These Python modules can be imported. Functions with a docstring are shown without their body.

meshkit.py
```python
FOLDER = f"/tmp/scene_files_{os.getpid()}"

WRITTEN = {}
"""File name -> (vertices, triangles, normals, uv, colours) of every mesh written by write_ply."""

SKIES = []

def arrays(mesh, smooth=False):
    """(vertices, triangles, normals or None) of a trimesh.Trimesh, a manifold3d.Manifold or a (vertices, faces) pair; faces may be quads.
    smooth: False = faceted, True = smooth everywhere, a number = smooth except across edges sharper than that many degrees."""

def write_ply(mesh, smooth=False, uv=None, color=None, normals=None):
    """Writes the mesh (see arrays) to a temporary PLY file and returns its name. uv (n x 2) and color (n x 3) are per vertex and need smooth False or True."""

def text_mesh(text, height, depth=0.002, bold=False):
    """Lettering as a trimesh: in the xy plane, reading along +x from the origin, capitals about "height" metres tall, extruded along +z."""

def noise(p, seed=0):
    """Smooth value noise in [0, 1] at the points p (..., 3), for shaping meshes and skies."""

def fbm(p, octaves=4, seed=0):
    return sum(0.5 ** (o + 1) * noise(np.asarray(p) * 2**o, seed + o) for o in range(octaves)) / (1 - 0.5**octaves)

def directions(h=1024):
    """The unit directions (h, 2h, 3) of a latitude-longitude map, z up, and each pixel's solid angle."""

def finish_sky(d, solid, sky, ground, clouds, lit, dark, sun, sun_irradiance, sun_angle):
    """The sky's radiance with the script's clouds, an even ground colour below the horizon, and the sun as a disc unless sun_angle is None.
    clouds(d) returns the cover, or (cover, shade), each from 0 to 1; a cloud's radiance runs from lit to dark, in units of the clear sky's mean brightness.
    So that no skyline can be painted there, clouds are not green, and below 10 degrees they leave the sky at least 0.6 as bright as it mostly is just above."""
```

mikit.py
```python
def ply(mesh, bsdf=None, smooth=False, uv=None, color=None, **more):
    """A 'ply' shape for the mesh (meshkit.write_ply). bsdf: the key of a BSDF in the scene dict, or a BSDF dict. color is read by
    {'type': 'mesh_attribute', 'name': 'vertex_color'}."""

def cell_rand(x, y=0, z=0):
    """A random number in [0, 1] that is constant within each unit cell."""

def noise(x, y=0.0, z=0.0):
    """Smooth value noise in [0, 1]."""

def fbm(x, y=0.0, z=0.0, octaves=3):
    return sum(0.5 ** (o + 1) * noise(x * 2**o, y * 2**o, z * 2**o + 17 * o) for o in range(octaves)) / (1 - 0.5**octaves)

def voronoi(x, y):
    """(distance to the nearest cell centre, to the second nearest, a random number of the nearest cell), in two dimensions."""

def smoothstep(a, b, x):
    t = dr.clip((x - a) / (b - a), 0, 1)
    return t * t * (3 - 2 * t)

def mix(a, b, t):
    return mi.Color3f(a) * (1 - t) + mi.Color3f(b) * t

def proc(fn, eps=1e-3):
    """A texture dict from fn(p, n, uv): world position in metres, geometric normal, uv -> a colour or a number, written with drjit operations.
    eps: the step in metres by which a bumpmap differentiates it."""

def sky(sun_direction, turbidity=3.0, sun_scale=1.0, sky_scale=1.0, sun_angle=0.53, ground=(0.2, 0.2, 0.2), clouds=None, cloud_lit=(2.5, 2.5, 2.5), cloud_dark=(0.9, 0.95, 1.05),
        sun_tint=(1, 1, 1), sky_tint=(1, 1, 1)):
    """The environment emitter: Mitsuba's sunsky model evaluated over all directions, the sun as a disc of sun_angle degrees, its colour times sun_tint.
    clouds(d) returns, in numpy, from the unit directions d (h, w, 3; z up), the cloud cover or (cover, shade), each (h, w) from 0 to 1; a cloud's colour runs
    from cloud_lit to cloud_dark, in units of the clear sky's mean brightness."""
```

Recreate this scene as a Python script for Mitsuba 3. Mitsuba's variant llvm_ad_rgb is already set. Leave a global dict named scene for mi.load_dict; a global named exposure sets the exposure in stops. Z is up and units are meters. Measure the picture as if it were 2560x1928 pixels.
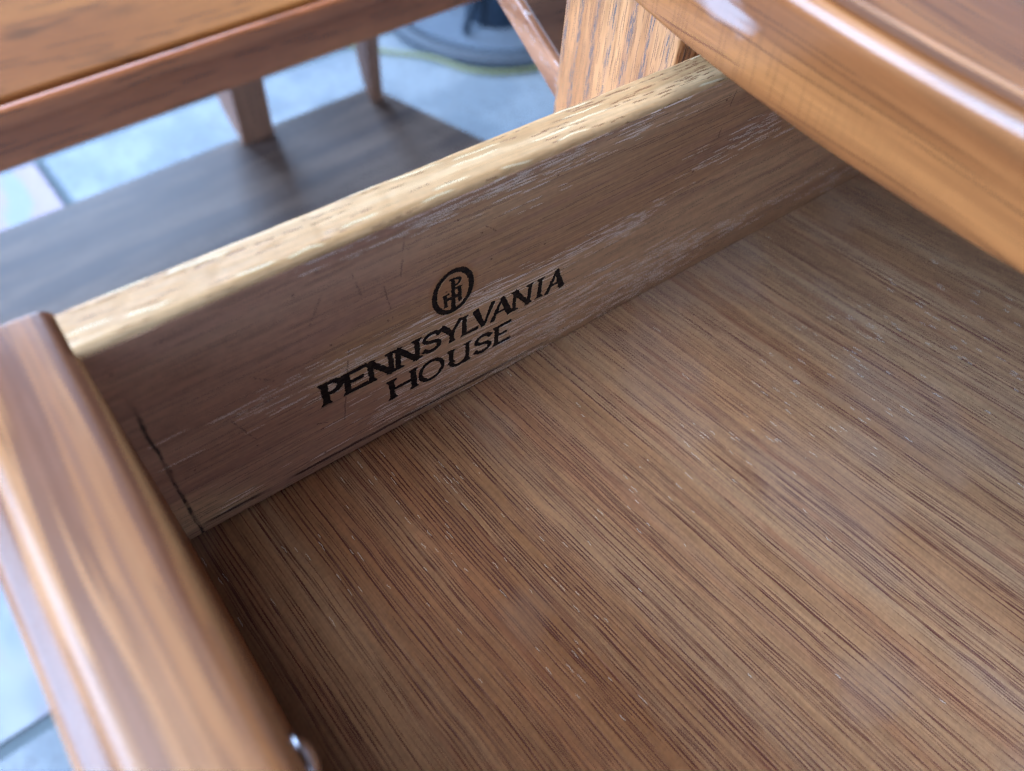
import math, random
import numpy as np, trimesh, manifold3d as m3, mitsuba as mi, drjit as dr, mikit, meshkit
from shapely import geometry as sg, affinity, union_all

T = mi.ScalarTransform4f
scene, labels = {}, {}
rng = np.random.default_rng(7)

# ------------------------------------------------------------------ camera, light, exposure
# x runs along the drawer into the table, y across it to the left, z up; the origin is the inner front corner of the drawer's floor
CAM = np.array([0.0039411, -0.1165691, 0.1999343])
FWD = np.array([0.39269113, 0.44396568, -0.80541179])
UP = np.array([0.4505985, 0.67056144, 0.58932872])
scene['camera'] = {'type': 'thinlens', 'fov': 65.42, 'fov_axis': 'x', 'near_clip': 0.01, 'far_clip': 50.0,
                   'aperture_radius': 0.0016, 'focus_distance': 0.221,
                   'to_world': T().look_at(origin=CAM.tolist(), target=(CAM + FWD).tolist(), up=UP.tolist())}
exposure = 0.06
WINDOW_LIGHT = (7.4, 11.2, 17.4)
FILL_LIGHT = (3.6, 2.7, 1.7)
FLOOR_Z = -0.42

# ------------------------------------------------------------------ helpers
def numbered(key):
    if key not in scene and not any(k.startswith(key + '__') for k in scene):
        return key
    i = 1
    while f'{key}_{i:03d}' in scene or any(k.startswith(f'{key}_{i:03d}__') for k in scene):
        i += 1
    return f'{key}_{i:03d}'

def obj(name, mesh, m, parent=None, smooth=35, label=None, **more):
    key = numbered(f'{parent}__{name}' if parent else name)
    scene[key] = mikit.ply(mesh, m, smooth=smooth, **more)
    if label:
        labels[key] = {'label': label}
    return key

def frame(o=(0, 0, 0), ex=(1, 0, 0), ey=(0, 1, 0), ez=(0, 0, 1)):
    M = np.eye(4)
    M[:3, 0], M[:3, 1], M[:3, 2], M[:3, 3] = ex, ey, ez, o
    return M

def prism(ring, layers, M=None):
    """A closed solid: the ring (counter-clockwise, n x 2) at each (inset, height) of layers, capped at both ends, placed by M."""
    ring = np.asarray(ring, float)
    a, b = np.roll(ring, 1, 0), np.roll(ring, -1, 0)
    def nrm(d):
        n = np.stack([d[:, 1], -d[:, 0]], 1)
        return n / np.maximum(np.linalg.norm(n, axis=1, keepdims=True), 1e-12)
    n1, n2 = nrm(ring - a), nrm(b - ring)
    n = n1 + n2
    n /= np.maximum(np.linalg.norm(n, axis=1, keepdims=True), 1e-12)
    n /= np.maximum((n * n1).sum(1, keepdims=True), 0.4)
    N, V, F = len(ring), [], []
    for k, (ins, h) in enumerate(layers):
        r = ring - n * ins
        V.append(np.column_stack([r, np.full(N, h)]))
        if k:
            i = np.arange(N); j = (i + 1) % N
            p, q = (k - 1) * N, k * N
            F += [np.stack([p + i, p + j, q + j], 1), np.stack([p + i, q + j, q + i], 1)]
    for k, flip in ((0, True), (len(layers) - 1, False)):
        r = V[k][:, :2]
        import mapbox_earcut as me
        tri = np.asarray(me.triangulate_float64(np.ascontiguousarray(r), np.array([N], np.uint32))).reshape(-1, 3).astype(int)
        area = np.cross(r[tri[:, 1]] - r[tri[:, 0]], r[tri[:, 2]] - r[tri[:, 0]])
        tri[area < 0] = tri[area < 0][:, ::-1]
        F.append((tri[:, ::-1] if flip else tri) + k * N)
    me_ = trimesh.Trimesh(np.vstack(V), np.vstack(F), process=False)
    if M is not None:
        me_.apply_transform(M)
        if np.linalg.det(M[:3, :3]) < 0:
            me_.invert()
    return me_

def round_layers(h0, h1, r0, r1, k=4):
    t = np.linspace(0, math.pi / 2, k + 1)
    lo = [(r0 * (1 - math.sin(x)), h0 + r0 * (1 - math.cos(x))) for x in t] if r0 else [(0, h0)]
    hi = [(r1 * (1 - math.cos(x)), h1 - r1 * (1 - math.sin(x))) for x in t] if r1 else [(0, h1)]
    return lo + hi

def rect_ring(x0, x1, y0, y1, r=0.002, k=3):
    pts = []
    for cx, cy, a0 in ((x1 - r, y0 + r, -90), (x1 - r, y1 - r, 0), (x0 + r, y1 - r, 90), (x0 + r, y0 + r, 180)):
        for t in np.radians(np.linspace(a0, a0 + 90, k + 1)):
            pts.append((cx + r * math.cos(t), cy + r * math.sin(t)))
    return np.array(pts)

def board(x0, x1, y0, y1, z0, z1, r=0.002, M=None):
    return prism(rect_ring(x0, x1, y0, y1, r), round_layers(z0, z1, r * 0.95, r * 0.95, 3), M)

# ------------------------------------------------------------------ materials
noise, fbm, sstep, mix, crand, proc = mikit.noise, mikit.fbm, mikit.smoothstep, mikit.mix, mikit.cell_rand, mikit.proc

def lines(a, b, w, seg, prob, width, seed, wob=0.25):
    """Short lines along a: one column every w across b, broken into pieces about seg long; prob of a piece, width of a line."""
    bb = b / w
    i = dr.floor(bb)
    sh = crand(i, seed, 1)
    aa = a / (seg * (0.6 + 0.9 * crand(i, seed, 2))) + sh * 17.0
    j = dr.floor(aa)
    t = aa - j
    on = crand(i, j, seed + 3)
    c = 0.5 + (crand(i, j, seed + 5) - 0.5) * 0.5 + wob * (noise(a * 3.0 / seg, i * 7.3, seed) - 0.5)
    d = dr.abs(bb - i - c) * w
    taper = sstep(0.0, 0.18, t) * (1 - sstep(0.72, 1.0, t))
    ww = width * (0.45 + 0.55 * taper)
    hit = 1 - sstep(ww * 0.35, ww, d)
    p = prob if not isinstance(prob, (int, float)) else mi.Float(prob)
    return dr.select(on < p, hit * taper, 0.0)

def seg_mark(x, z, p0, p1, width, seed):
    """A scratch from p0 to p1."""
    dx, dz = p1[0] - p0[0], p1[1] - p0[1]
    L2 = dx * dx + dz * dz
    t = dr.clip(((x - p0[0]) * dx + (z - p0[1]) * dz) / L2, 0, 1)
    wx = 0.00035 * (noise(t * 9.0, seed, 0) - 0.5)
    d = dr.sqrt(dr.square(x - p0[0] - t * dx - wx) + dr.square(z - p0[1] - t * dz))
    return (1 - sstep(width * 0.3, width, d)) * sstep(0.25, 0.5, noise(t * 14.0, seed, 4))

# --- thin plywood of the drawer floor: grain runs across the drawer, fanning a little
def ply_coords(p):
    s = -p.y
    b = (p.x - 0.04 * s) / (1 + 0.75 * s)
    b = b + 0.0011 * (noise(s * 22.0, b * 50.0, 2.0) - 0.5) + 0.0003 * (noise(s * 110.0, b * 200.0, 5.0) - 0.5)
    return s, b

def ply_pores(s, b):
    dense = sstep(0.30, 0.70, fbm(b * 45.0, s * 3.0, 11.0))
    patch = 0.62 + 0.38 * sstep(0.25, 0.60, noise(s * 240.0, b * 700.0, 4.0))
    l1 = lines(s, b, 0.00105, 0.085, 0.62 + 0.25 * dense, 0.00027, 11, 0.35)
    l2 = lines(s, b + 0.0004, 0.00072, 0.040, 0.36 + 0.25 * dense, 0.00019, 23, 0.4)
    l3 = lines(s, b + 0.0002, 0.0026, 0.110, 0.34, 0.00034, 31, 0.35)
    return dr.maximum(dr.maximum(l1 * (0.74 + 0.26 * dense), l2 * 0.60), l3 * 0.95) * patch

def ply_color(p, n, uv):
    s, b = ply_coords(p)
    band = fbm(b * 70.0, s * 4.0, 3.0)
    fine = noise(b * 2600.0, s * 120.0, 1.0)
    cross = noise(b * 1500.0 + s * 700.0, s * 1500.0, 8.0)
    c = mix((0.335, 0.164, 0.077), (0.400, 0.220, 0.112), sstep(0.25, 0.75, band))
    c = mix(c, (0.35, 0.145, 0.070), 0.50 * sstep(0.55, 0.80, fbm(b * 150.0, s * 6.0, 21.0)))
    c = mix(c, (0.46, 0.310, 0.190), 0.26 * sstep(0.48, 0.72, fbm(b * 110.0, s * 6.0, 41.0)))
    c = c * (0.76 + 0.32 * fine + 0.18 * cross)
    pore = ply_pores(s, b)
    c = mix(c, (0.112, 0.030, 0.023), 0.96 * pore)
    stain = sstep(0.58, 0.76, fbm(p.x * 34.0, p.y * 30.0 + 4.0, 6.0))
    c = mix(c, (0.34, 0.26, 0.22), 0.18 * stain)
    red = lines(s, b + 0.001, 0.0060, 0.035, 0.22, 0.0013, 63, 0.4)
    c = mix(c, (0.24, 0.080, 0.042), 0.30 * red)
    fleck = lines(s, b + 0.0005, 0.0011, 0.0028, 0.003 + 0.07 * sstep(0.54, 0.72, fbm(p.x * 16.0, p.y * 16.0, 9.0)), 0.00015, 57)
    c = mix(c, (0.78, 0.74, 0.68), 0.60 * fleck)
    return c

def ply_bump(p, n, uv):
    s, b = ply_coords(p)
    return -0.00012 * ply_pores(s, b) + 0.00003 * noise(b * 1800.0, s * 300.0, 2.0)

# --- the drawer side: open grained, light flecks lying along the board
SCRATCH = [((0.0483, 0.0673), (0.0443, 0.0594)), ((0.0529, 0.0463), (0.0482, 0.0176)), ((0.1784, 0.0736), (0.1769, 0.0583)),
           ((0.0640, 0.0610), (0.0655, 0.0480)), ((0.028, 0.052), (0.033, 0.047)), ((0.0700, 0.0735), (0.0682, 0.0590)), ((0.0560, 0.0700), (0.0580, 0.0610)), ((0.0210, 0.0400), (0.0245, 0.0290)), ((0.0930, 0.0655), (0.0965, 0.0620)), ((0.040, 0.0225), (0.046, 0.019)), ((0.1290, 0.0440), (0.1350, 0.0400))]

def side_flecks(x, z):
    where = sstep(0.45, 0.60, fbm(x * 9.0, z * 75.0, 5.0)) * (0.15 + 0.85 * sstep(0.012, 0.06, x + 0.9 * (z - 0.04)))
    f1 = lines(x, z, 0.00085, 0.013, 0.46 * where, 0.00024, 71, 0.35)
    f2 = lines(x, z + 0.0003, 0.0005, 0.006, 0.26 * where, 0.00017, 83, 0.4)
    return dr.maximum(f1, 0.8 * f2)

def side_color(p, n, uv):
    x, z = p.x, p.z + 0.0016 * (noise(p.x * 16.0, p.z * 30.0, 1.0) - 0.5)
    band = fbm(x * 5.0, z * 130.0, 2.0)
    c = mix((0.430, 0.238, 0.128), (0.560, 0.350, 0.202), sstep(0.3, 0.72, band))
    c = mix(c, (0.34, 0.175, 0.118), 0.55 * sstep(0.5, 0.75, fbm(x * 9.0, z * 260.0, 13.0)))
    c = mix(c, (0.37, 0.185, 0.140), 0.60 * sstep(0.58, 0.36, fbm(x * 14.0, z * 26.0, 33.0)) * (1 - sstep(0.05, 0.10, x)))
    c = c * (0.78 + 0.30 * noise(x * 120.0, z * 3200.0, 4.0) + 0.12 * noise(x * 900.0, z * 900.0, 6.0))
    d = lines(x, z + 0.0002, 0.0009, 0.018, 0.36, 0.00020, 91, 0.4)
    c = mix(c, (0.17, 0.095, 0.070), 0.60 * d)
    c = mix(c, (0.90, 0.82, 0.72), 0.70 * side_flecks(x, z))
    # scorched wood round the brand
    e = dr.sqrt(dr.square((p.x - 0.0835) / 0.0066) + dr.square((p.z - 0.0477) / 0.0083))
    sc = sstep(1.22, 1.0, e + 0.30 * (noise(p.x * 420.0, p.z * 420.0, 3.0) - 0.5))
    c = mix(c, (0.365, 0.163, 0.064), 0.55 * sc)
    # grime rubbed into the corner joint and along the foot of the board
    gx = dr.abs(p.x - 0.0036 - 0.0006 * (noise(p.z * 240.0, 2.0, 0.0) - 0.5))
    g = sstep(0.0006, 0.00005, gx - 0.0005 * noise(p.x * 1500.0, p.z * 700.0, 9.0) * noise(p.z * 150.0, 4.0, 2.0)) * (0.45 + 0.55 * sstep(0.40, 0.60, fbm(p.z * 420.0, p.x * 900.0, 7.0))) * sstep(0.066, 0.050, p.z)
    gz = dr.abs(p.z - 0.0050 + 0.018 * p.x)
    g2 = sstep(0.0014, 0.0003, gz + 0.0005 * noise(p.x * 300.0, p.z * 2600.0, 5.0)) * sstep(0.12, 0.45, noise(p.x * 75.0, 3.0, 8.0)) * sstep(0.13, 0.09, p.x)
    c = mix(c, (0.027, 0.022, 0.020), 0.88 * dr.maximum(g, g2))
    sp = sstep(0.00045, 0.0002, dr.sqrt(dr.square(((p.x * 90.0) - dr.floor(p.x * 90.0) - 0.2 - 0.6 * crand(dr.floor(p.x * 90.0), dr.floor(p.z * 90.0), 2)) / 90.0)
                + dr.square(((p.z * 90.0) - dr.floor(p.z * 90.0) - 0.2 - 0.6 * crand(dr.floor(p.x * 90.0), dr.floor(p.z * 90.0), 5)) / 90.0)))
    c = mix(c, (0.068, 0.039, 0.032), dr.select(crand(dr.floor(p.x * 90.0), dr.floor(p.z * 90.0), 9) < 0.22, 0.7 * sp, 0.0))
    for k, (a, b) in enumerate(SCRATCH):
        c = mix(c, (0.068, 0.042, 0.036), 0.6 * seg_mark(p.x, p.z, a, b, 0.00026, 3.0 + k))
    return c

def side_bump(p, n, uv):
    return 0.00005 * side_flecks(p.x, p.z + 0.0016 * (noise(p.x * 16.0, p.z * 30.0, 1.0) - 0.5)) + 0.00002 * noise(p.x * 300.0, p.z * 2600.0, 4.0)

def edge_color(p, n, uv):
    x, y = p.x, p.y + 0.5 * p.z + 0.04 * p.x + 0.0022 * (noise(p.x * 22.0, p.y * 60.0, 3.0) - 0.5)
    band = fbm(x * 7.0, y * 260.0, 4.0)
    c = mix((0.51, 0.290, 0.130), (0.67, 0.435, 0.230), sstep(0.25, 0.75, band))
    c = c * (0.86 + 0.20 * noise(x * 160.0, y * 2600.0, 1.0) + 0.08 * noise(x * 900.0, y * 900.0, 2.0))
    where = sstep(0.40, 0.60, fbm(x * 12.0, y * 190.0, 8.0))
    d = dr.maximum(lines(x, y, 0.0012, 0.010, 0.66 * where, 0.00042, 5, 0.35), lines(x, y + 0.0004, 0.0017, 0.006, 0.30, 0.00032, 15, 0.3))
    d = d * (0.4 + 0.6 * sstep(0.3, 0.6, noise(x * 900.0, y * 1800.0, 6.0)))
    c = mix(c, (0.25, 0.105, 0.045), 0.75 * d)
    h = lines(x, y + 0.0007, 0.0023, 0.012, 0.28, 0.00036, 25, 0.35)
    return mix(c, (0.80, 0.70, 0.44), 0.6 * h)

def edge_bump(p, n, uv):
    x, y = p.x, p.y + 0.5 * p.z + 0.04 * p.x + 0.0022 * (noise(p.x * 22.0, p.y * 60.0, 3.0) - 0.5)
    where = sstep(0.40, 0.60, fbm(x * 12.0, y * 190.0, 8.0))
    return -0.00010 * lines(x, y, 0.0012, 0.010, 0.66 * where, 0.00042, 5, 0.35) + 0.00008 * noise(x * 240.0, y * 900.0, 2.0)

def planks(a, b, c, light, dark, pore, fa=6.0, fb=120.0, pore_w=0.0016, pore_l=0.03, prob=0.35, width=0.0004, seed=1.0, contrast=1.0):
    """Varnished wood: a along the grain, b and c across it."""
    bb = b + 0.6 * c + 0.005 * (noise(a * 9.0, b * 30.0, seed) - 0.5)
    r = fbm(a * fa, bb * fb, seed + 2)
    col = mix(dark, light, sstep(0.5 - 0.28 / contrast, 0.5 + 0.26 / contrast, r))
    col = col * (0.86 + 0.24 * noise(a * 90.0, bb * 2200.0, seed + 3))
    d = lines(a, bb, pore_w, pore_l, prob, width, seed + 5, 0.6)
    return mix(col, pore, 0.7 * d)

def front_color(p, n, uv):
    b = p.x + 0.35 * (0.08 - p.z) + 0.0016 * (noise(p.y * 24.0, p.x * 60.0, 5.0) - 0.5)
    c = planks(-p.y, b, p.z * 0.3, (0.40, 0.176, 0.066), (0.29, 0.110, 0.037), (0.14, 0.047, 0.020), 7.0, 330.0, 0.0012, 0.05, 0.5, 0.0004, 4.0, 1.3)
    c = mix(c, (0.48, 0.255, 0.115), 0.65 * sstep(0.50, 0.70, fbm(p.y * 5.0, b * 260.0, 27.0)))
    c = mix(c, (0.140, 0.046, 0.020), 0.88 * sstep(0.51, 0.59, fbm(p.y * 7.0, b * 330.0, 17.0)))
    return mix(c, (0.20, 0.075, 0.036), 0.6 * lines(-p.y, b, 0.0024, 0.050, 0.5, 0.0009, 39, 0.4))

def top_color(p, n, uv):
    # tabletop with its bowed edge: grain runs across the table; the edge shows the annual rings cut through
    w = p.x + 0.010 * (noise(p.y * 14.0, p.z * 30.0, 2.0) - 0.5) + 0.9 * p.z
    c = planks(p.y, w, p.z, (0.360, 0.132, 0.040), (0.235, 0.077, 0.023), (0.11, 0.036, 0.013), 5.0, 150.0, 0.0018, 0.05, 0.40, 0.0005, 8.0, 1.2)
    v = lines(p.z + 0.2 * p.x, p.y + 0.003 * (noise(p.z * 60.0, p.y * 20.0, 4.0) - 0.5), 0.0011, 0.018, 0.5, 0.00045, 61, 0.5)
    c = mix(c, (0.15, 0.055, 0.018), 0.30 * v * sstep(0.30, 0.6, noise(p.y * 18.0, p.z * 30.0, 5.0)))
    c = mix(c, (0.17, 0.062, 0.022), 0.55 * sstep(0.52, 0.72, fbm(p.y * 14.0, w * 130.0, 19.0)))
    # whitish streaky patch on the face of the edge
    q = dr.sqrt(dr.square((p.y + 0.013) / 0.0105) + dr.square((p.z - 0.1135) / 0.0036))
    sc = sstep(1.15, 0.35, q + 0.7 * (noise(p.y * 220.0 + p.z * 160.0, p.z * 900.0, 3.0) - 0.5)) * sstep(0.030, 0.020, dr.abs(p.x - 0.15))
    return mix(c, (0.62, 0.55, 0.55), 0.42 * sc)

def oak_color(p, n, uv):
    bb = p.y + p.x * 0.7 + 0.005 * (noise(p.z * 14.0, p.y * 40.0, 3.0) - 0.5)
    c = planks(p.z, p.y, p.x, (0.60, 0.272, 0.108), (0.45, 0.182, 0.068), (0.26, 0.105, 0.050), 8.0, 220.0, 0.0008, 0.012, 0.5, 0.00025, 2.0, 1.3)
    t = bb / 0.0074 + 0.35 * noise(p.z * 26.0, bb * 90.0, 5.0)
    f = dr.abs(t - dr.floor(t) - 0.5)
    ring = sstep(0.20, 0.06, f + 0.14 * (noise(p.z * 160.0, bb * 500.0, 7.0) - 0.5))
    d = lines(p.z, bb, 0.00050, 0.007, 0.62, 0.00028, 45, 0.6) * ring
    c = mix(c, (0.34, 0.165, 0.100), 0.30 * ring)
    return mix(c, (0.105, 0.088, 0.088), 0.85 * d)

def oak_bump(p, n, uv):
    bb = p.y + p.x * 0.7 + 0.004 * (noise(p.z * 14.0, p.y * 40.0, 3.0) - 0.5)
    return 0.00022 * noise(p.z * 140.0, bb * 1500.0, 2.0) - 0.00012 * lines(p.z, bb, 0.0010, 0.010, 0.5, 0.0003, 45, 0.8)

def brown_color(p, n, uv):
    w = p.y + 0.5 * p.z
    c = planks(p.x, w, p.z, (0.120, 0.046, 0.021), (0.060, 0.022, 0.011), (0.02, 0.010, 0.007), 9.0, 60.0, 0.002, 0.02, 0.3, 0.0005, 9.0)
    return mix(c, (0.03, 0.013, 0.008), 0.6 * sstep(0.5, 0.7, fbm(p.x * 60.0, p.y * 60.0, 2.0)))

def rail_color(p, n, uv):
    c = planks(p.y, p.z, p.x, (0.40, 0.175, 0.090), (0.26, 0.100, 0.048), (0.12, 0.05, 0.03), 9.0, 150.0, 0.001, 0.012, 0.3, 0.0002, 12.0)
    sc = lines(p.y, p.z * 1.5 + 0.2 * p.x, 0.0011, 0.006, 0.12, 0.00025, 77, 0.5)
    return mix(c, (0.70, 0.64, 0.60), 0.7 * sc)

def table2_top(p, n, uv):
    c = planks(p.x - 0.05 * p.y, p.y, p.z, (0.370, 0.140, 0.037), (0.245, 0.083, 0.024), (0.09, 0.034, 0.014), 4.0, 22.0, 0.004, 0.04, 0.22, 0.0012, 3.0)
    k = sstep(0.60, 0.80, fbm(p.x * 22.0, p.y * 45.0, 8.0))
    return mix(c, (0.10, 0.040, 0.014), 0.65 * k)

def table2_wood(p, n, uv):
    c = planks(p.x - 0.05 * p.y, p.z, p.y, (0.55, 0.185, 0.066), (0.40, 0.125, 0.048), (0.07, 0.025, 0.014), 5.0, 70.0, 0.003, 0.04, 0.25, 0.0008, 6.0)
    return c

def bracket_color(p, n, uv):
    return planks(p.z, p.x, p.y, (0.54, 0.290, 0.185), (0.42, 0.220, 0.145), (0.15, 0.08, 0.06), 6.0, 90.0, 0.002, 0.03, 0.25, 0.0006, 2.0)

def shelf_color(p, n, uv):
    b = p.y - 0.052 * p.x + 0.010 * (noise(p.x * 6.0, p.y * 12.0, 3.0) - 0.5)
    c = planks(p.x, b, p.z, (0.250, 0.172, 0.132), (0.190, 0.130, 0.104), (0.09, 0.06, 0.05), 3.0, 70.0, 0.004, 0.06, 0.3, 0.001, 14.0, 1.5)
    k = sstep(0.56, 0.70, fbm(p.x * 8.0, b * 70.0, 5.0))
    return mix(c, (0.110, 0.080, 0.076), 0.6 * k)

def tile_color(p, n, uv):
    m = fbm(p.x * 16.0, p.y * 16.0, 2.0)
    c = mix((0.250, 0.295, 0.336), (0.325, 0.372, 0.412), sstep(0.35, 0.65, m))
    v = sstep(0.055, 0.0, dr.abs(fbm(p.x * 7.0 + 3.0, p.y * 7.0, 9.0) - 0.5))
    c = mix(c, (0.28, 0.31, 0.34), 0.45 * v)
    sp = sstep(0.68, 0.80, noise(p.x * 160.0, p.y * 160.0, 12.0))
    return mix(c, (0.20, 0.22, 0.25), 0.35 * sp) * (0.92 + 0.16 * noise(p.x * 420.0, p.y * 420.0, 4.0))

def tile_pink(p, n, uv):
    m = fbm(p.x * 22.0, p.y * 9.0, 5.0)
    return mix(mix((0.33, 0.37, 0.41), (0.45, 0.48, 0.52), sstep(0.35, 0.6, m)), (0.47, 0.33, 0.41), 0.70 * sstep(0.42, 0.56, fbm(p.x * 34.0 + 7.0, p.y * 8.0, 3.0)))

def tile_bump(p, n, uv):
    return 0.0006 * fbm(p.x * 60.0, p.y * 60.0, 3.0)

def rough_of(lo, hi, f):
    return proc(lambda p, n, uv: lo + (hi - lo) * fbm(p.x * f, p.y * f, p.z * f))

def wood(color, rough, bump=None, scale=1.0, spec=0.5, coat=0.0, coat_gloss=0.9, eps=1e-4):
    m = {'type': 'principled', 'base_color': proc(color), 'roughness': rough, 'specular': spec, 'clearcoat': coat, 'clearcoat_gloss': coat_gloss}
    if bump is not None:
        m = {'type': 'bumpmap', 'arbitrary': proc(bump, eps), 'scale': scale, 'bsdf': m}
    return m

scene['plywood'] = wood(ply_color, rough_of(0.42, 0.62, 40.0), ply_bump, spec=0.45)
scene['side_wood'] = wood(side_color, rough_of(0.40, 0.58, 60.0), side_bump, spec=0.45)
scene['edge_wood'] = wood(edge_color, rough_of(0.38, 0.55, 60.0), edge_bump, spec=0.5)
scene['front_wood'] = wood(front_color, rough_of(0.29, 0.42, 90.0), coat=0.3, coat_gloss=0.95, spec=0.5)
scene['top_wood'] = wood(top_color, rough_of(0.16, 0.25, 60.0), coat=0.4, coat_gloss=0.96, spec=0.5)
scene['oak'] = wood(oak_color, rough_of(0.28, 0.40, 50.0), oak_bump, spec=0.5, coat=0.4)
scene['brown_wood'] = wood(brown_color, 0.4)
scene['rail_wood'] = wood(rail_color, rough_of(0.25, 0.40, 60.0), coat=0.4)
scene['rail_shade_wood'] = wood(brown_color, 0.5)
scene['far_top_wood'] = wood(table2_top, 0.7, spec=0.1)
scene['far_wood'] = wood(table2_wood, 0.38, coat=0.3)
scene['bracket_wood'] = wood(bracket_color, 0.42)
scene['shelf_wood'] = wood(shelf_color, 0.46, spec=0.4)
scene['tile_glaze'] = wood(tile_color, 0.45, tile_bump, spec=0.25, eps=2e-3)
scene['tile_pink'] = wood(tile_pink, 0.50, tile_bump, spec=0.2, eps=2e-3)
scene['grout'] = {'type': 'diffuse', 'reflectance': {'type': 'rgb', 'value': (0.16, 0.20, 0.22)}}
scene['char'] = {'type': 'principled', 'base_color': proc(lambda p, n, uv: mix((0.006, 0.006, 0.008), (0.022, 0.016, 0.014), sstep(0.45, 0.75, noise(p.x * 900.0, p.z * 2600.0, 2.0)))),
                 'roughness': 0.5, 'specular': 0.12}
scene['steel'] = {'type': 'roughconductor', 'material': 'Cr', 'alpha': 0.16}
scene['dark_metal'] = {'type': 'principled', 'base_color': {'type': 'rgb', 'value': (0.085, 0.105, 0.13)}, 'roughness': 0.6, 'metallic': 0.0}
scene['stand_grey'] = {'type': 'principled', 'base_color': {'type': 'rgb', 'value': (0.16, 0.20, 0.25)}, 'roughness': 0.5}
scene['stand_navy'] = {'type': 'principled', 'base_color': {'type': 'rgb', 'value': (0.012, 0.025, 0.045)}, 'roughness': 0.4}
scene['cord_yellow'] = {'type': 'principled', 'base_color': {'type': 'rgb', 'value': (0.28, 0.30, 0.15)}, 'roughness': 0.5}
scene['white_paint'] = {'type': 'diffuse', 'reflectance': {'type': 'rgb', 'value': (0.75, 0.75, 0.74)}}

# ------------------------------------------------------------------ the windows, plus an overhead panel added as fill light
def emitter(key, M, rad, ref):
    scene[key] = {'type': 'rectangle', 'to_world': T(M.tolist()), 'bsdf': {'type': 'ref', 'id': ref}, 'emitter': {'type': 'area', 'radiance': {'type': 'rgb', 'value': rad}}}

def rect_frame(c, n, up, w, h):
    n = np.asarray(n, float) / np.linalg.norm(n)
    up = np.asarray(up, float) - n * np.dot(n, up)
    up /= np.linalg.norm(up)
    ex = np.cross(up, n)
    return frame(c, ex * w / 2, up * h / 2, n)

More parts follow.
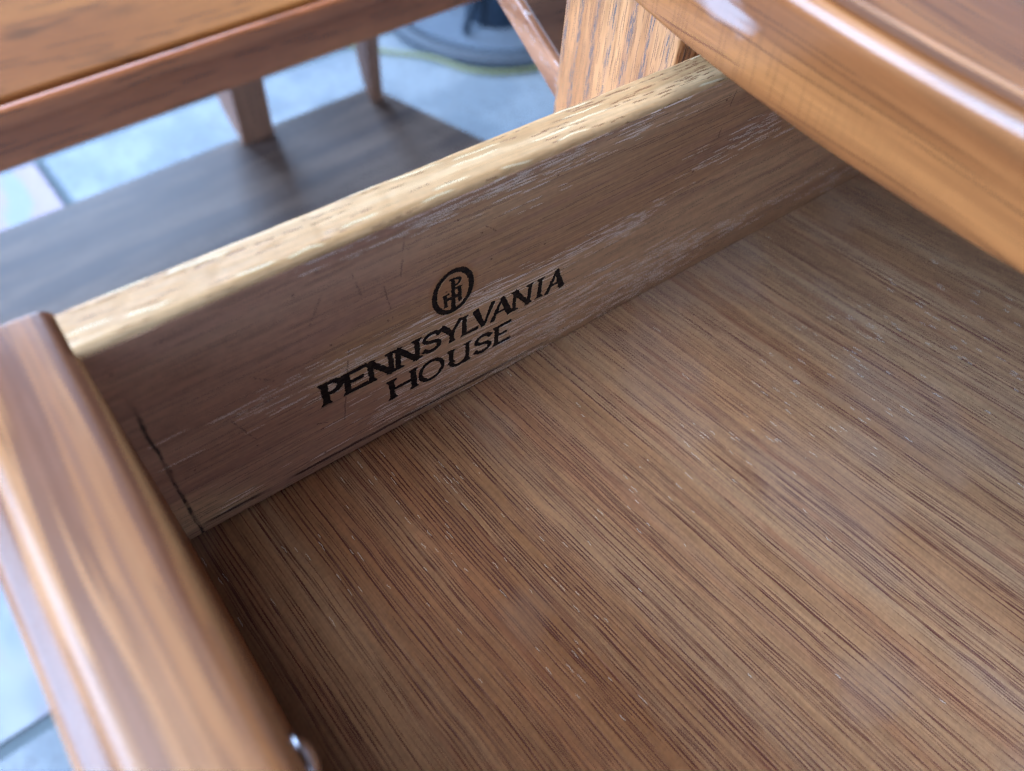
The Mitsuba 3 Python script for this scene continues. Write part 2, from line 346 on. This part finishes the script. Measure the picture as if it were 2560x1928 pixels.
def window(c, n, w, h, label):
    key = numbered('window')
    M = rect_frame(c, n, (0, 0, 1), 2, 2)
    for k in (-1, 1):
        emitter(numbered(key + '__pane'), rect_frame(np.array(c) + M[:3, 0] * k * (w / 4 + 0.0125), n, (0, 0, 1), w / 2 - 0.025, h), WINDOW_LIGHT, 'white_paint')
    for x0, x1, y0, y1 in ((-w / 2 - .07, w / 2 + .07, h / 2, h / 2 + .07), (-w / 2 - .07, w / 2 + .07, -h / 2 - .07, -h / 2),
                           (-w / 2 - .07, -w / 2, -h / 2, h / 2), (w / 2, w / 2 + .07, -h / 2, h / 2), (-.025, .025, -h / 2, h / 2)):
        obj('frame', board(x0, x1, y0, y1, -0.03, 0.02, 0.004, M), 'white_paint', key)
    labels[key] = {'label': label, 'category': 'window', 'group': 'windows of the room'}

window((-1.65, 0.42, 1.12), (1, -0.05, 0), 2.1, 1.6, 'tall white framed window facing the front of the drawer')
window((0.15, 2.25, 1.15), (0, -1, 0), 1.1, 1.35, 'white framed window beyond the low table')
emitter('fill_lamp__diffuser', rect_frame((-0.70, 0.50, 1.95), (0, 0, -1), (1, 0, 0), 1.3, 1.3), FILL_LIGHT, 'white_paint')  # unseen emitter added overhead for soft warm fill
obj('housing', board(-1.38, -0.02, -0.18, 1.18, 1.955, 2.0, 0.01), 'white_paint', 'fill_lamp')
labels['fill_lamp'] = {'label': 'square white fill light added above the drawer, out of view', 'category': 'lamp'}

# ------------------------------------------------------------------ floor
FA = math.radians(2.9)
FM = frame((0.0745, 0.183, FLOOR_Z), (math.cos(FA), math.sin(FA), 0), (-math.sin(FA), math.cos(FA), 0))
obj('floor', board(-2.6, 3.0, -2.6, 3.4, -0.03, -0.004, 0.002, FM), 'grout', smooth=False)
labels['floor'] = {'label': 'pale blue grey tiled floor with darker joints', 'kind': 'structure'}
TS, J = 0.61, 0.0055
for i in range(-3, 4):
    for j in range(-3, 4):
        dz = rng.uniform(-0.0004, 0.0004)
        obj('tile', board(i * TS + J, (i + 1) * TS - J, j * TS + J, (j + 1) * TS - J, -0.010, dz, 0.0015, FM), 'tile_pink' if (i, j) == (-1, 0) else 'tile_glaze', 'floor')

obj('wall', board(-2.6, 3.0, -2.62, -2.55, FLOOR_Z, 2.4, 0.01), 'white_paint', smooth=False)
labels['wall'] = {'label': 'plain white wall behind the photographer', 'kind': 'structure'}
obj('wall', board(3.0, 3.07, -2.6, 2.6, FLOOR_Z, 2.4, 0.01), 'white_paint', smooth=False)
labels['wall_001'] = {'label': 'plain white wall beyond the end table', 'kind': 'structure'}
# ------------------------------------------------------------------ the low table behind
TA = math.radians(3.0)
tu, tv = np.array([math.cos(TA), math.sin(TA), 0]), np.array([-math.sin(TA), math.cos(TA), 0])
TM = frame((0.0, 0.2995, 0.0), tu, tv)
TOP2 = -0.050
obj('top_panel', board(-0.25, 0.455, 0.004, 0.230, TOP2 - 0.012, TOP2, 0.002, TM), 'far_top_wood', 'coffee_table')
obj('edge_bead', board(-0.26, 0.465, -0.0045, 0.0015, TOP2 - 0.012, TOP2 - 0.0015, 0.0026, TM), 'far_wood', 'coffee_table')
obj('apron', board(-0.26, 0.465, 0.0005, 0.018, -0.0865, TOP2 - 0.0125, 0.002, TM), 'far_wood', 'coffee_table')
obj('apron', board(-0.26, 0.465, 0.214, 0.232, -0.0865, TOP2 - 0.0125, 0.002, TM), 'far_wood', 'coffee_table')
ring = [(-0.24, 0.0), (0.3845, 0.0), (0.3335, 0.1685), (0.3300, 0.1725), (0.3250, 0.1735), (-0.24, 0.1735)]
obj('shelf', prism(ring, round_layers(-0.268, -0.250, 0.002, 0.003, 3), TM), 'shelf_wood', 'coffee_table')
def bracket(u0, u1, v0, d):
    pts = [(v0, -0.251), (v0 + 0.003, -0.251)]
    for t in np.linspace(0, 1, 12):
        pts.append((v0 + 0.006 + (d - 0.006) * math.sin(t * math.pi / 2) ** 0.8, -0.247 + 0.085 * t ** 1.3))
    pts += [(v0 + d, -0.0635), (v0, -0.0635)]
    M = frame(TM[:3, 3] + tu * u0, tv, (0, 0, 1), tu)
    return prism(pts, round_layers(0, u1 - u0, 0.0015, 0.0015, 2), M)
obj('bracket', bracket(0.192, 0.222, 0.160, 0.052), 'bracket_wood', 'coffee_table')
obj('bracket', bracket(0.3175, 0.3300, 0.150, 0.026), 'bracket_wood', 'coffee_table')
for u in (-0.22, 0.28):
    obj('foot', board(u, u + 0.04, 0.03, 0.14, FLOOR_Z + 0.001, -0.2685, 0.003, TM), 'far_wood', 'coffee_table')
labels['coffee_table'] = {'label': 'low reddish brown wooden table with a dark lower shelf, blurred behind the drawer', 'category': 'table'}

# ------------------------------------------------------------------ the end table that holds the drawer
YC = -0.045
def bow(y):
    d = np.abs(np.asarray(y, float) - YC)
    return 0.1418 + 1.25 * np.where(d < 0.12, d * d, 0.0144 + (d - 0.12) * 0.12)
ys = np.linspace(0.24, -0.42, 90)
ring = [(0.62, -0.42), (0.62, 0.24)] + [(float(bow(y)), float(y)) for y in ys]
Z0, Z1 = 0.1000, 0.1252
lay = [(0.0016, Z0), (0.0005, Z0 + 0.0005), (0.0, Z0 + 0.0016), (0.0, Z0 + 0.009), (0.0001, Z0 + 0.0185)]
for t in np.linspace(0, math.pi / 2, 9):
    lay.append((0.0001 + 0.0034 * (1 - math.cos(t)), Z0 + 0.0205 + 0.0046 * math.sin(t)))
lay += [(0.0058, Z1 - 0.0001), (0.0064, Z1 - 0.0009), (0.0071, Z1 - 0.0012), (0.0078, Z1 - 0.0009), (0.0084, Z1 - 0.0001), (0.012, Z1)]
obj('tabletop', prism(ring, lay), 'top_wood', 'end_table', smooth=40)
obj('leg', prism(rect_ring(0.168, 0.190, 0.0156, 0.0634, 0.0012), round_layers(FLOOR_Z + 0.001, 0.0996, 0.001, 0.0005, 2)), 'oak', 'end_table')
obj('leg', prism(rect_ring(0.168, 0.190, -0.385, -0.337, 0.0012), round_layers(FLOOR_Z + 0.001, 0.0996, 0.001, 0.0005, 2)), 'oak', 'end_table')
for y in (0.0156, -0.385):
    obj('leg', prism(rect_ring(0.565, 0.590, y, y + 0.048, 0.0012), round_layers(FLOOR_Z + 0.001, 0.0996, 0.001, 0.0005, 2)), 'oak', 'end_table')
obj('case_side', board(0.1905, 0.5645, 0.018, 0.030, -0.03, 0.0996, 0.001), 'brown_wood', 'end_table')
obj('case_side', board(0.1905, 0.5645, -0.352, -0.340, -0.03, 0.0996, 0.001), 'brown_wood', 'end_table')
obj('case_back', board(0.570, 0.582, -0.336, 0.0150, -0.03, 0.0996, 0.001), 'brown_wood', 'end_table')
# the slanting side board beside the leg: shade painted on as a dark sheet
ea = math.radians(71.8)
e1, e2 = np.array([math.cos(ea), math.sin(ea), 0]), np.array([math.sin(ea), -math.cos(ea), 0])
SM = frame((0.1890, 0.0860, 0.0), e1, -e2)
def side_board():
    r = [(-0.030, -0.075), (0.20, -0.075), (0.20, 0.0), (-0.022, 0.0)]
    return prism(r, round_layers(0.0170, 0.0300, 0.0015, 0.0018, 4), SM)
obj('side_rail', side_board(), 'rail_wood', 'end_table')
obj('rail_shade', prism([(-0.030, -0.074), (0.199, -0.074), (0.199, -0.0030), (-0.022, -0.0030)], [(0, 0.0295), (0, 0.0303), (0.0004, 0.0307)], SM), 'rail_shade_wood', 'end_table', label='dark brown sheet on the slanting side rail, shade put into its colour')
labels['end_table'] = {'label': 'orange brown wooden end table with a bowed glossy edge overhanging the open drawer', 'category': 'table'}

# ------------------------------------------------------------------ the drawer
SIDE_T, LEN, WID = 0.0122, 0.40, 0.325

# brand lettering (flared capitals), in metres on the board's face: x along it, z up
def tri_stroke(x0, y0, x1, y1, w0, w1=None):
    w1 = w0 if w1 is None else w1
    d = np.array([x1 - x0, y1 - y0], float); d /= np.linalg.norm(d)
    n = np.array([-d[1], d[0]])
    a, b = np.array([x0, y0]), np.array([x1, y1])
    return sg.Polygon([a - n * w0 / 2, b - n * w1 / 2, b + n * w1 / 2, a + n * w0 / 2])

def stem(x, y0=0.0, y1=1.0, w=0.15, f=0.34):
    """An upright that flares to its ends."""
    m = (y0 + y1) / 2
    return sg.Polygon([(x - f / 2, y0), (x + f / 2, y0), (x + w / 2, y0 + .12), (x + w / 2, m), (x + w / 2, y1 - .12), (x + f / 2, y1), (x - f / 2, y1), (x - w / 2, y1 - .12), (x - w / 2, m), (x - w / 2, y0 + .12)])

def arc(cx, cy, rx, ry, a0, a1, w, w2=None, k=26):
    t = np.radians(np.linspace(a0, a1, k))
    w2 = w if w2 is None else w2
    ws = w + (w2 - w) * np.sin(np.linspace(0, math.pi, k))
    o = np.stack([cx + (rx + ws / 2) * np.cos(t), cy + (ry + ws / 2) * np.sin(t)], 1)
    i = np.stack([cx + (rx - ws / 2) * np.cos(t), cy + (ry - ws / 2) * np.sin(t)], 1)
    return sg.Polygon(np.vstack([o, i[::-1]])).buffer(0)

def glyph(c, w):
    """A capital of unit height and width w."""
    s = 0.15
    if c == 'I': g = [stem(w / 2, f=0.36)]
    elif c == 'H': g = [stem(.10), stem(w - .10), tri_stroke(.1, .5, w - .1, .5, .10)]
    elif c == 'E': g = [stem(.10), tri_stroke(.05, .95, w, .96, .10, .14), tri_stroke(.05, .51, w * .82, .51, .09, .13), tri_stroke(.05, .05, w, .05, .10, .15)]
    elif c == 'L': g = [stem(.10), tri_stroke(.05, .05, w, .06, .10, .17)]
    elif c == 'P': g = [stem(.12, w=.17), arc(w * .42, .70, w * .47, .25, -92, 92, .10, .17), tri_stroke(.1, .95, w * .42, .95, .1), tri_stroke(.15, .45, w * .42, .45, .1)]
    elif c == 'N': g = [stem(.09, w=.12), stem(w - .09, w=.12), tri_stroke(.05, 1.0, w - .07, -.02, .17, .13)]
    elif c == 'V': g = [tri_stroke(.06, 1.0, w * .5, 0.0, .22, .13), tri_stroke(w - .05, 1.0, w * .52, 0.0, .16, .09)]
    elif c == 'A': g = [tri_stroke(w * .5, 1.0, .05, 0.0, .09, .16), tri_stroke(w * .47, 1.02, w - .07, 0.0, .13, .22), tri_stroke(w * .22, .34, w * .78, .34, .09)]
    elif c == 'Y': g = [stem(w * .52, 0, .5, f=.24), tri_stroke(.06, 1.0, w * .53, .42, .20, .14), tri_stroke(w - .04, 1.0, w * .51, .42, .15, .10)]
    elif c == 'O': g = [arc(w / 2, .5, w / 2 - .06, .46, 0, 360, .12, .12, 60)]
    elif c == 'U': g = [stem(.11, .3, 1.0), stem(w - .10, .0, 1.0, w=.13), arc(w * .5 - .01, .36, w * .5 - .10, .31, 178, 362, .14, .13)]
    elif c == 'S': g = [arc(w * .5, .735, w * .40, .215, 20, 272, .13, .14), arc(w * .48, .275, w * .42, .225, 92, -160, .13, .15), tri_stroke(w * .80, .73, w * .98, .86, .10, .13), tri_stroke(w * .17, .25, 0, .13, .10, .14)]
    if c == 'A': pass
    return union_all([q.buffer(0) for q in g])

def roughen(poly, amp, seed, step=0.00022):
    r = np.random.default_rng(seed)
    out = []
    for g in getattr(poly, 'geoms', [poly]):
        def ring_of(line):
            n = max(8, int(line.length / step))
            pts = np.array([line.interpolate(i / n, normalized=True).coords[0] for i in range(n)])
            k = np.convolve(np.r_[r.normal(0, 1, n + 2)], [.5, 1, .5], 'same')[1:-1]
            k2 = np.convolve(np.r_[r.normal(0, 1, n + 2)], [.5, 1, .5], 'same')[1:-1]
            return pts + np.stack([k * 1.3, k2 * .7], 1) * amp
        out.append(sg.Polygon(ring_of(g.exterior), [ring_of(h) for h in g.interiors]).buffer(0))
    return union_all(out).buffer(0.00004).simplify(0.00003)

WORD1 = [('P', 43.4, 6.4, 28.1, 8.6), ('E', 50.0, 6.5, 28.0, 8.2), ('N', 57.0, 7.5, 27.7, 8.2), ('N', 65.2, 7.5, 27.5, 8.2), ('S', 73.7, 5.9, 27.6, 8.0), ('Y', 79.4, 7.1, 27.3, 8.2),
         ('L', 86.5, 5.6, 27.3, 8.0), ('V', 90.4, 7.0, 27.2, 8.3), ('A', 96.5, 7.4, 26.9, 8.4), ('N', 103.9, 6.8, 26.9, 8.2), ('I', 112.6, 2.4, 27.0, 8.1), ('A', 116.3, 6.8, 26.6, 8.6)]
WORD2 = [('H', 62.6, 8.6, 15.6, 8.3), ('O', 72.0, 8.5, 15.1, 8.8), ('U', 82.0, 7.4, 15.0, 8.5), ('S', 91.0, 6.2, 15.2, 8.0), ('E', 98.1, 5.9, 14.9, 8.6)]
def letter(c, x, w, z, h, seed):
    g = affinity.affine_transform(glyph(c, w / h), [h / 1000, 0, 0, h / 1000, x / 1000, z / 1000])
    heavy = 0.00034 if seed < 4 else 0.00030 if seed == 30 else 0.00018
    return roughen(g.buffer(heavy), 0.00006, seed)
shapes = [('letter', letter(*q, k)) for k, q in enumerate(WORD1)] + [('letter', letter(*q, 30 + k)) for k, q in enumerate(WORD2)]
def em(g): return affinity.affine_transform(g, [0.001, 0, 0, 0.001, 0, 0])
oval = arc(83.5, 47.6, 5.75, 7.4, 0, 360, 1.62, 1.62, 90)
mono = union_all([stem(0.5, 0, 1, .09, .14) if False else sg.Polygon([(83.0, 40.9), (84.3, 40.9), (84.05, 47), (83.95, 52.4), (82.4, 52.6), (82.4, 52.1), (83.0, 51.7)]),
                  arc(83.9, 50.8, 1.75, 1.25, -90, 100, .62, .75), arc(83.6, 47.2, 1.9, 1.25, 30, 88, .5, .6),
                  tri_stroke(81.0, 47.2, 81.3, 42.9, .95, .75), tri_stroke(85.5, 48.4, 85.75, 42.8, .85, 1.0),
                  tri_stroke(81.0, 45.4, 85.7, 45.2, 1.0, 1.2), tri_stroke(80.3, 47.2, 82.3, 47.3, .6, .5), tri_stroke(84.6, 48.5, 86.2, 48.3, .5, .5),
                  tri_stroke(80.7, 42.9, 81.9, 42.8, .4, .4), tri_stroke(85.2, 42.8, 86.5, 43.1, .45, .4)])
shapes += [('emblem', roughen(em(oval), 0.00005, 70)), ('emblem', roughen(em(mono.buffer(0.11)), 0.00004, 71))]

def xz_manifold(poly, y0, y1):
    """The polygon (x, z) as a solid between two depths of the board."""
    rings = []
    for g in getattr(poly, 'geoms', [poly]):
        g = sg.polygon.orient(g)
        rings += [np.array(g.exterior.coords)[:-1]] + [np.array(h.coords)[:-1] for h in g.interiors]
    man = m3.Manifold.extrude(m3.CrossSection(rings), y1 - y0)
    return man.rotate([90, 0, 0]).translate([0, y1, 0])        # (x, z, h) -> (x, y1 - h, z)

panel = m3.Manifold.cube([LEN + 0.006, SIDE_T, 0.0782 + 0.014]).translate([-0.006, 0, -0.014])
cut = m3.Manifold()
for name, g in shapes:
    cut += xz_manifold(g, -0.0005, 0.0006)
seam = roughen(sg.Polygon([(0.0034, -0.001), (0.0036, -0.001), (0.0036, 0.066), (0.0034, 0.066)]), 0.00005, 90, 0.0006)
cut += xz_manifold(seam, -0.0005, 0.0003)
groove = roughen(sg.Polygon([(-0.001, -0.0052), (0.30, -0.0052), (0.30, 0.00010), (0.14, 0.00030), (0.07, 0.00075), (-0.001, 0.00115)]), 0.00004, 91, 0.0006)
cut += xz_manifold(groove, -0.0005, 0.0035) + m3.Manifold.cube([LEN, 0.004, 0.0052]).translate([0, -0.0005, -0.0052])
panel = panel - cut
D = 'drawer'
obj('side_panel', panel, 'side_wood', D, smooth=False, label='inner left side board branded with an oval emblem and two lines of capitals')
for name, g in shapes:
    obj(name, xz_manifold(g.buffer(-0.00002), 0.00016, 0.00058), 'char', D + '__side_panel', smooth=False)
# rounded, lighter top edge of the side board, with little dents
t = np.linspace(0, math.pi / 2, 7)
r0, zt = 0.0019, 0.0804
prof = [(0.0002, 0.0783)] + [(0.0002 + r0 * (1 - math.cos(a)), zt - r0 + r0 * math.sin(a)) for a in t] + [(SIDE_T - r0 * .9 + r0 * .9 * math.sin(a), zt - r0 * .9 + r0 * .9 * math.cos(a)) for a in t] + [(SIDE_T, 0.0783)]
prof = np.array(prof)
prof = np.vstack([prof[:1]] + [prof[i:i + 1] if i in (1,) or np.linalg.norm(prof[i] - prof[i - 1]) < .002 else np.linspace(prof[i - 1], prof[i], 7)[1:] for i in range(1, len(prof))])
xs_ = np.linspace(-0.0004, LEN, 420)
V = np.array([[(x, y, z) for y, z in prof] for x in xs_])
P_ = V.reshape(-1, 3)
inward = np.column_stack([0 * P_[:, 0], SIDE_T / 2 - P_[:, 1], 0.074 - P_[:, 2]])
inward /= np.linalg.norm(inward, axis=1, keepdims=True)
dent = meshkit.fbm(P_ * [90, 160, 160], 3, 3) * 0.00055 + 0.0010 * np.clip(meshkit.noise(P_ * [170, 260, 260], 9) - 0.80, 0, 1)
keep = (np.abs(P_[:, 2] - 0.0783) > 1e-6)[:, None]
P_ = P_ + inward * (dent - 0.00025)[:, None] * keep
n0, n1 = len(xs_), len(prof)
F = []
for i in range(n0 - 1):
    for j in range(n1 - 1):
        a = i * n1 + j
        F += [(a, a + 1, a + n1 + 1), (a, a + n1 + 1, a + n1)]
edge = trimesh.Trimesh(P_, F, process=False)
if edge.face_normals[:, 2].sum() < 0:
    edge.invert()
obj('top_edge', edge, 'edge_wood', D, smooth=True, label='pale worn top edge of the left side board')
obj('side_panel', board(0.0, LEN, -WID - SIDE_T, -WID, -0.014, 0.080, 0.002), 'side_wood', D)
obj('back_panel', board(LEN - 0.012, LEN, -WID + 0.0005, -0.0005, 0.0006, 0.078, 0.002), 'side_wood', D)
# floor panel: a hair of a gap along the side and the front
ring = [(-0.003, -WID + 0.0008), (LEN - 0.0125, -WID + 0.0008), (LEN - 0.0125, 0.0028), (-0.003, 0.0028)]
obj('floor_panel', prism(ring, [(0, -0.005), (0, 0.0)]), 'plywood', D, smooth=False)
# moulded front
pf = [(0.0, -0.012), (0.0, 0.0768), (0.0, 0.0775)]
for a in np.linspace(0, math.pi / 2, 7)[1:]:
    pf.append((-0.0036 * (1 - math.cos(a)), 0.0775 + 0.0036 * math.sin(a)))
pf += [(-0.008, 0.0812), (-0.0120, 0.0811), (-0.0145, 0.0808), (-0.0162, 0.0804)]
for a in np.linspace(0.1, math.pi / 2 * 0.86, 8):
    pf.append((-0.0166 - 0.0047 * math.sin(a), 0.0804 - 0.0050 * (1 - math.cos(a))))
pf += [(-0.0214, 0.0756), (-0.0221, 0.0754)]
for a in np.linspace(0.2, math.pi / 2, 6):
    pf.append((-0.0226 - 0.0036 * math.sin(a), 0.0715 + 0.0034 * math.cos(a)))
pf += [(-0.0262, 0.060), (-0.0262, -0.012)]
pf = np.array(pf)
FRM = frame((0, 0.0144, 0), (1, 0, 0), (0, 0, 1), (0, -1, 0))
lay = [(0.0016, 0.0), (0.0007, 0.0004), (0.0002, 0.0010), (0.0, 0.0018)] + [(0.0, q) for q in np.linspace(0.01, 0.35, 30)] + [(0.0005, 0.3516), (0.0028, 0.353)]
area = 0.5 * np.sum(pf[:, 0] * np.roll(pf[:, 1], -1) - np.roll(pf[:, 0], -1) * pf[:, 1])
obj('front_panel', prism(pf if area > 0 else pf[::-1], lay, FRM), 'front_wood', D, smooth=20)
# the bolt that holds the pull, on the inside of the front
bolt = trimesh.creation.revolve(np.array([(0, 0.0022), (0.0016, 0.0021), (0.0030, 0.0017), (0.0038, 0.0010), (0.0040, 0.0006), (0.0056, 0.0005), (0.0056, 0.0), (0, 0.0)])[::-1], sections=40)
bolt.apply_transform(frame((0.0001, -0.0772, 0.0475), (0, 1, 0), (0, 0, 1), (1, 0, 0)))
bolt.fix_normals()
obj('bolt', bolt, 'steel', D + '__front_panel', label='shiny steel bolt head of the pull')
labels['drawer'] = {'label': 'open wooden drawer with a branded side board and a striped plywood floor', 'category': 'drawer'}

# ------------------------------------------------------------------ far behind on the floor
SX, SY = 0.70, 0.80
rim = trimesh.creation.revolve(np.array([(0, 0.0), (0.165, 0.0), (0.172, 0.006), (0.172, 0.014), (0.164, 0.020), (0.156, 0.018), (0.150, 0.012), (0, 0.012)]), sections=72)
rim.apply_translation((SX, SY, FLOOR_Z + 0.0012)); rim.fix_normals()
obj('base', rim, 'dark_metal', 'pedestal_stand')
plate = trimesh.creation.cylinder(radius=0.1485, height=0.006, sections=72); plate.apply_translation((SX, SY, FLOOR_Z + 0.0170))
obj('plate', plate, 'stand_grey', 'pedestal_stand')
def tube(p0, p1, ra, rb, k=20):
    p0, p1 = np.array(p0, float), np.array(p1, float)
    c = trimesh.creation.revolve(np.array([(0, 0), (ra, 0), (rb, np.linalg.norm(p1 - p0)), (0, np.linalg.norm(p1 - p0))]), sections=k)
    c.apply_transform(trimesh.geometry.align_vectors([0, 0, 1], p1 - p0)); c.apply_translation(p0)
    c.fix_normals()
    return c
obj('post', tube((SX - 0.03, SY - 0.045, FLOOR_Z + 0.0205), (SX - 0.03, SY - 0.045, 0.05), 0.046, 0.030, 32), 'stand_navy', 'pedestal_stand')
for a in (150, 215, 280, 20):
    q = np.array([math.cos(math.radians(a)), math.sin(math.radians(a))])
    obj('brace', tube((SX + q[0] * 0.125, SY + q[1] * 0.125, FLOOR_Z + 0.024), (SX - 0.03 + q[0] * 0.02, SY - 0.045 + q[1] * 0.02, FLOOR_Z + 0.16), 0.006, 0.006), 'stand_navy', 'pedestal_stand')
labels['pedestal_stand'] = {'label': 'dark stand with a round base on the tiles, out of focus at the top', 'category': 'stand'}
cp = np.array([(0.40, 0.86), (0.47, 0.80), (0.502, 0.765), (0.532, 0.738), (0.553, 0.708), (0.567, 0.680), (0.60, 0.652), (0.65, 0.634), (0.72, 0.640)])
tt = np.linspace(0, len(cp) - 1, 80)
from scipy.interpolate import CubicSpline
cc = CubicSpline(np.arange(len(cp)), cp)(tt)
ang = np.linspace(0, 2 * math.pi, 10, endpoint=False)
V, F = [], []
for i, (x, y) in enumerate(cc):
    d = cc[min(i + 1, 79)] - cc[max(i - 1, 0)]; d /= np.linalg.norm(d)
    V += [(x - d[1] * 0.0028 * math.cos(a), y + d[0] * 0.0028 * math.cos(a), FLOOR_Z + 0.0042 + 0.0028 * math.sin(a)) for a in ang]
    if i:
        F += [((i - 1) * 10 + k, (i - 1) * 10 + (k + 1) % 10, i * 10 + (k + 1) % 10, i * 10 + k) for k in range(10)]
F = np.array(F)
cord = trimesh.Trimesh(np.array(V), np.vstack([F[:, [0, 1, 2]], F[:, [0, 2, 3]]]), process=False); cord.fix_normals()
obj('cord', cord, 'cord_yellow', smooth=True)
labels['cord'] = {'label': 'thin yellow green cord lying on the tiles in front of the round stand base', 'category': 'cord'}
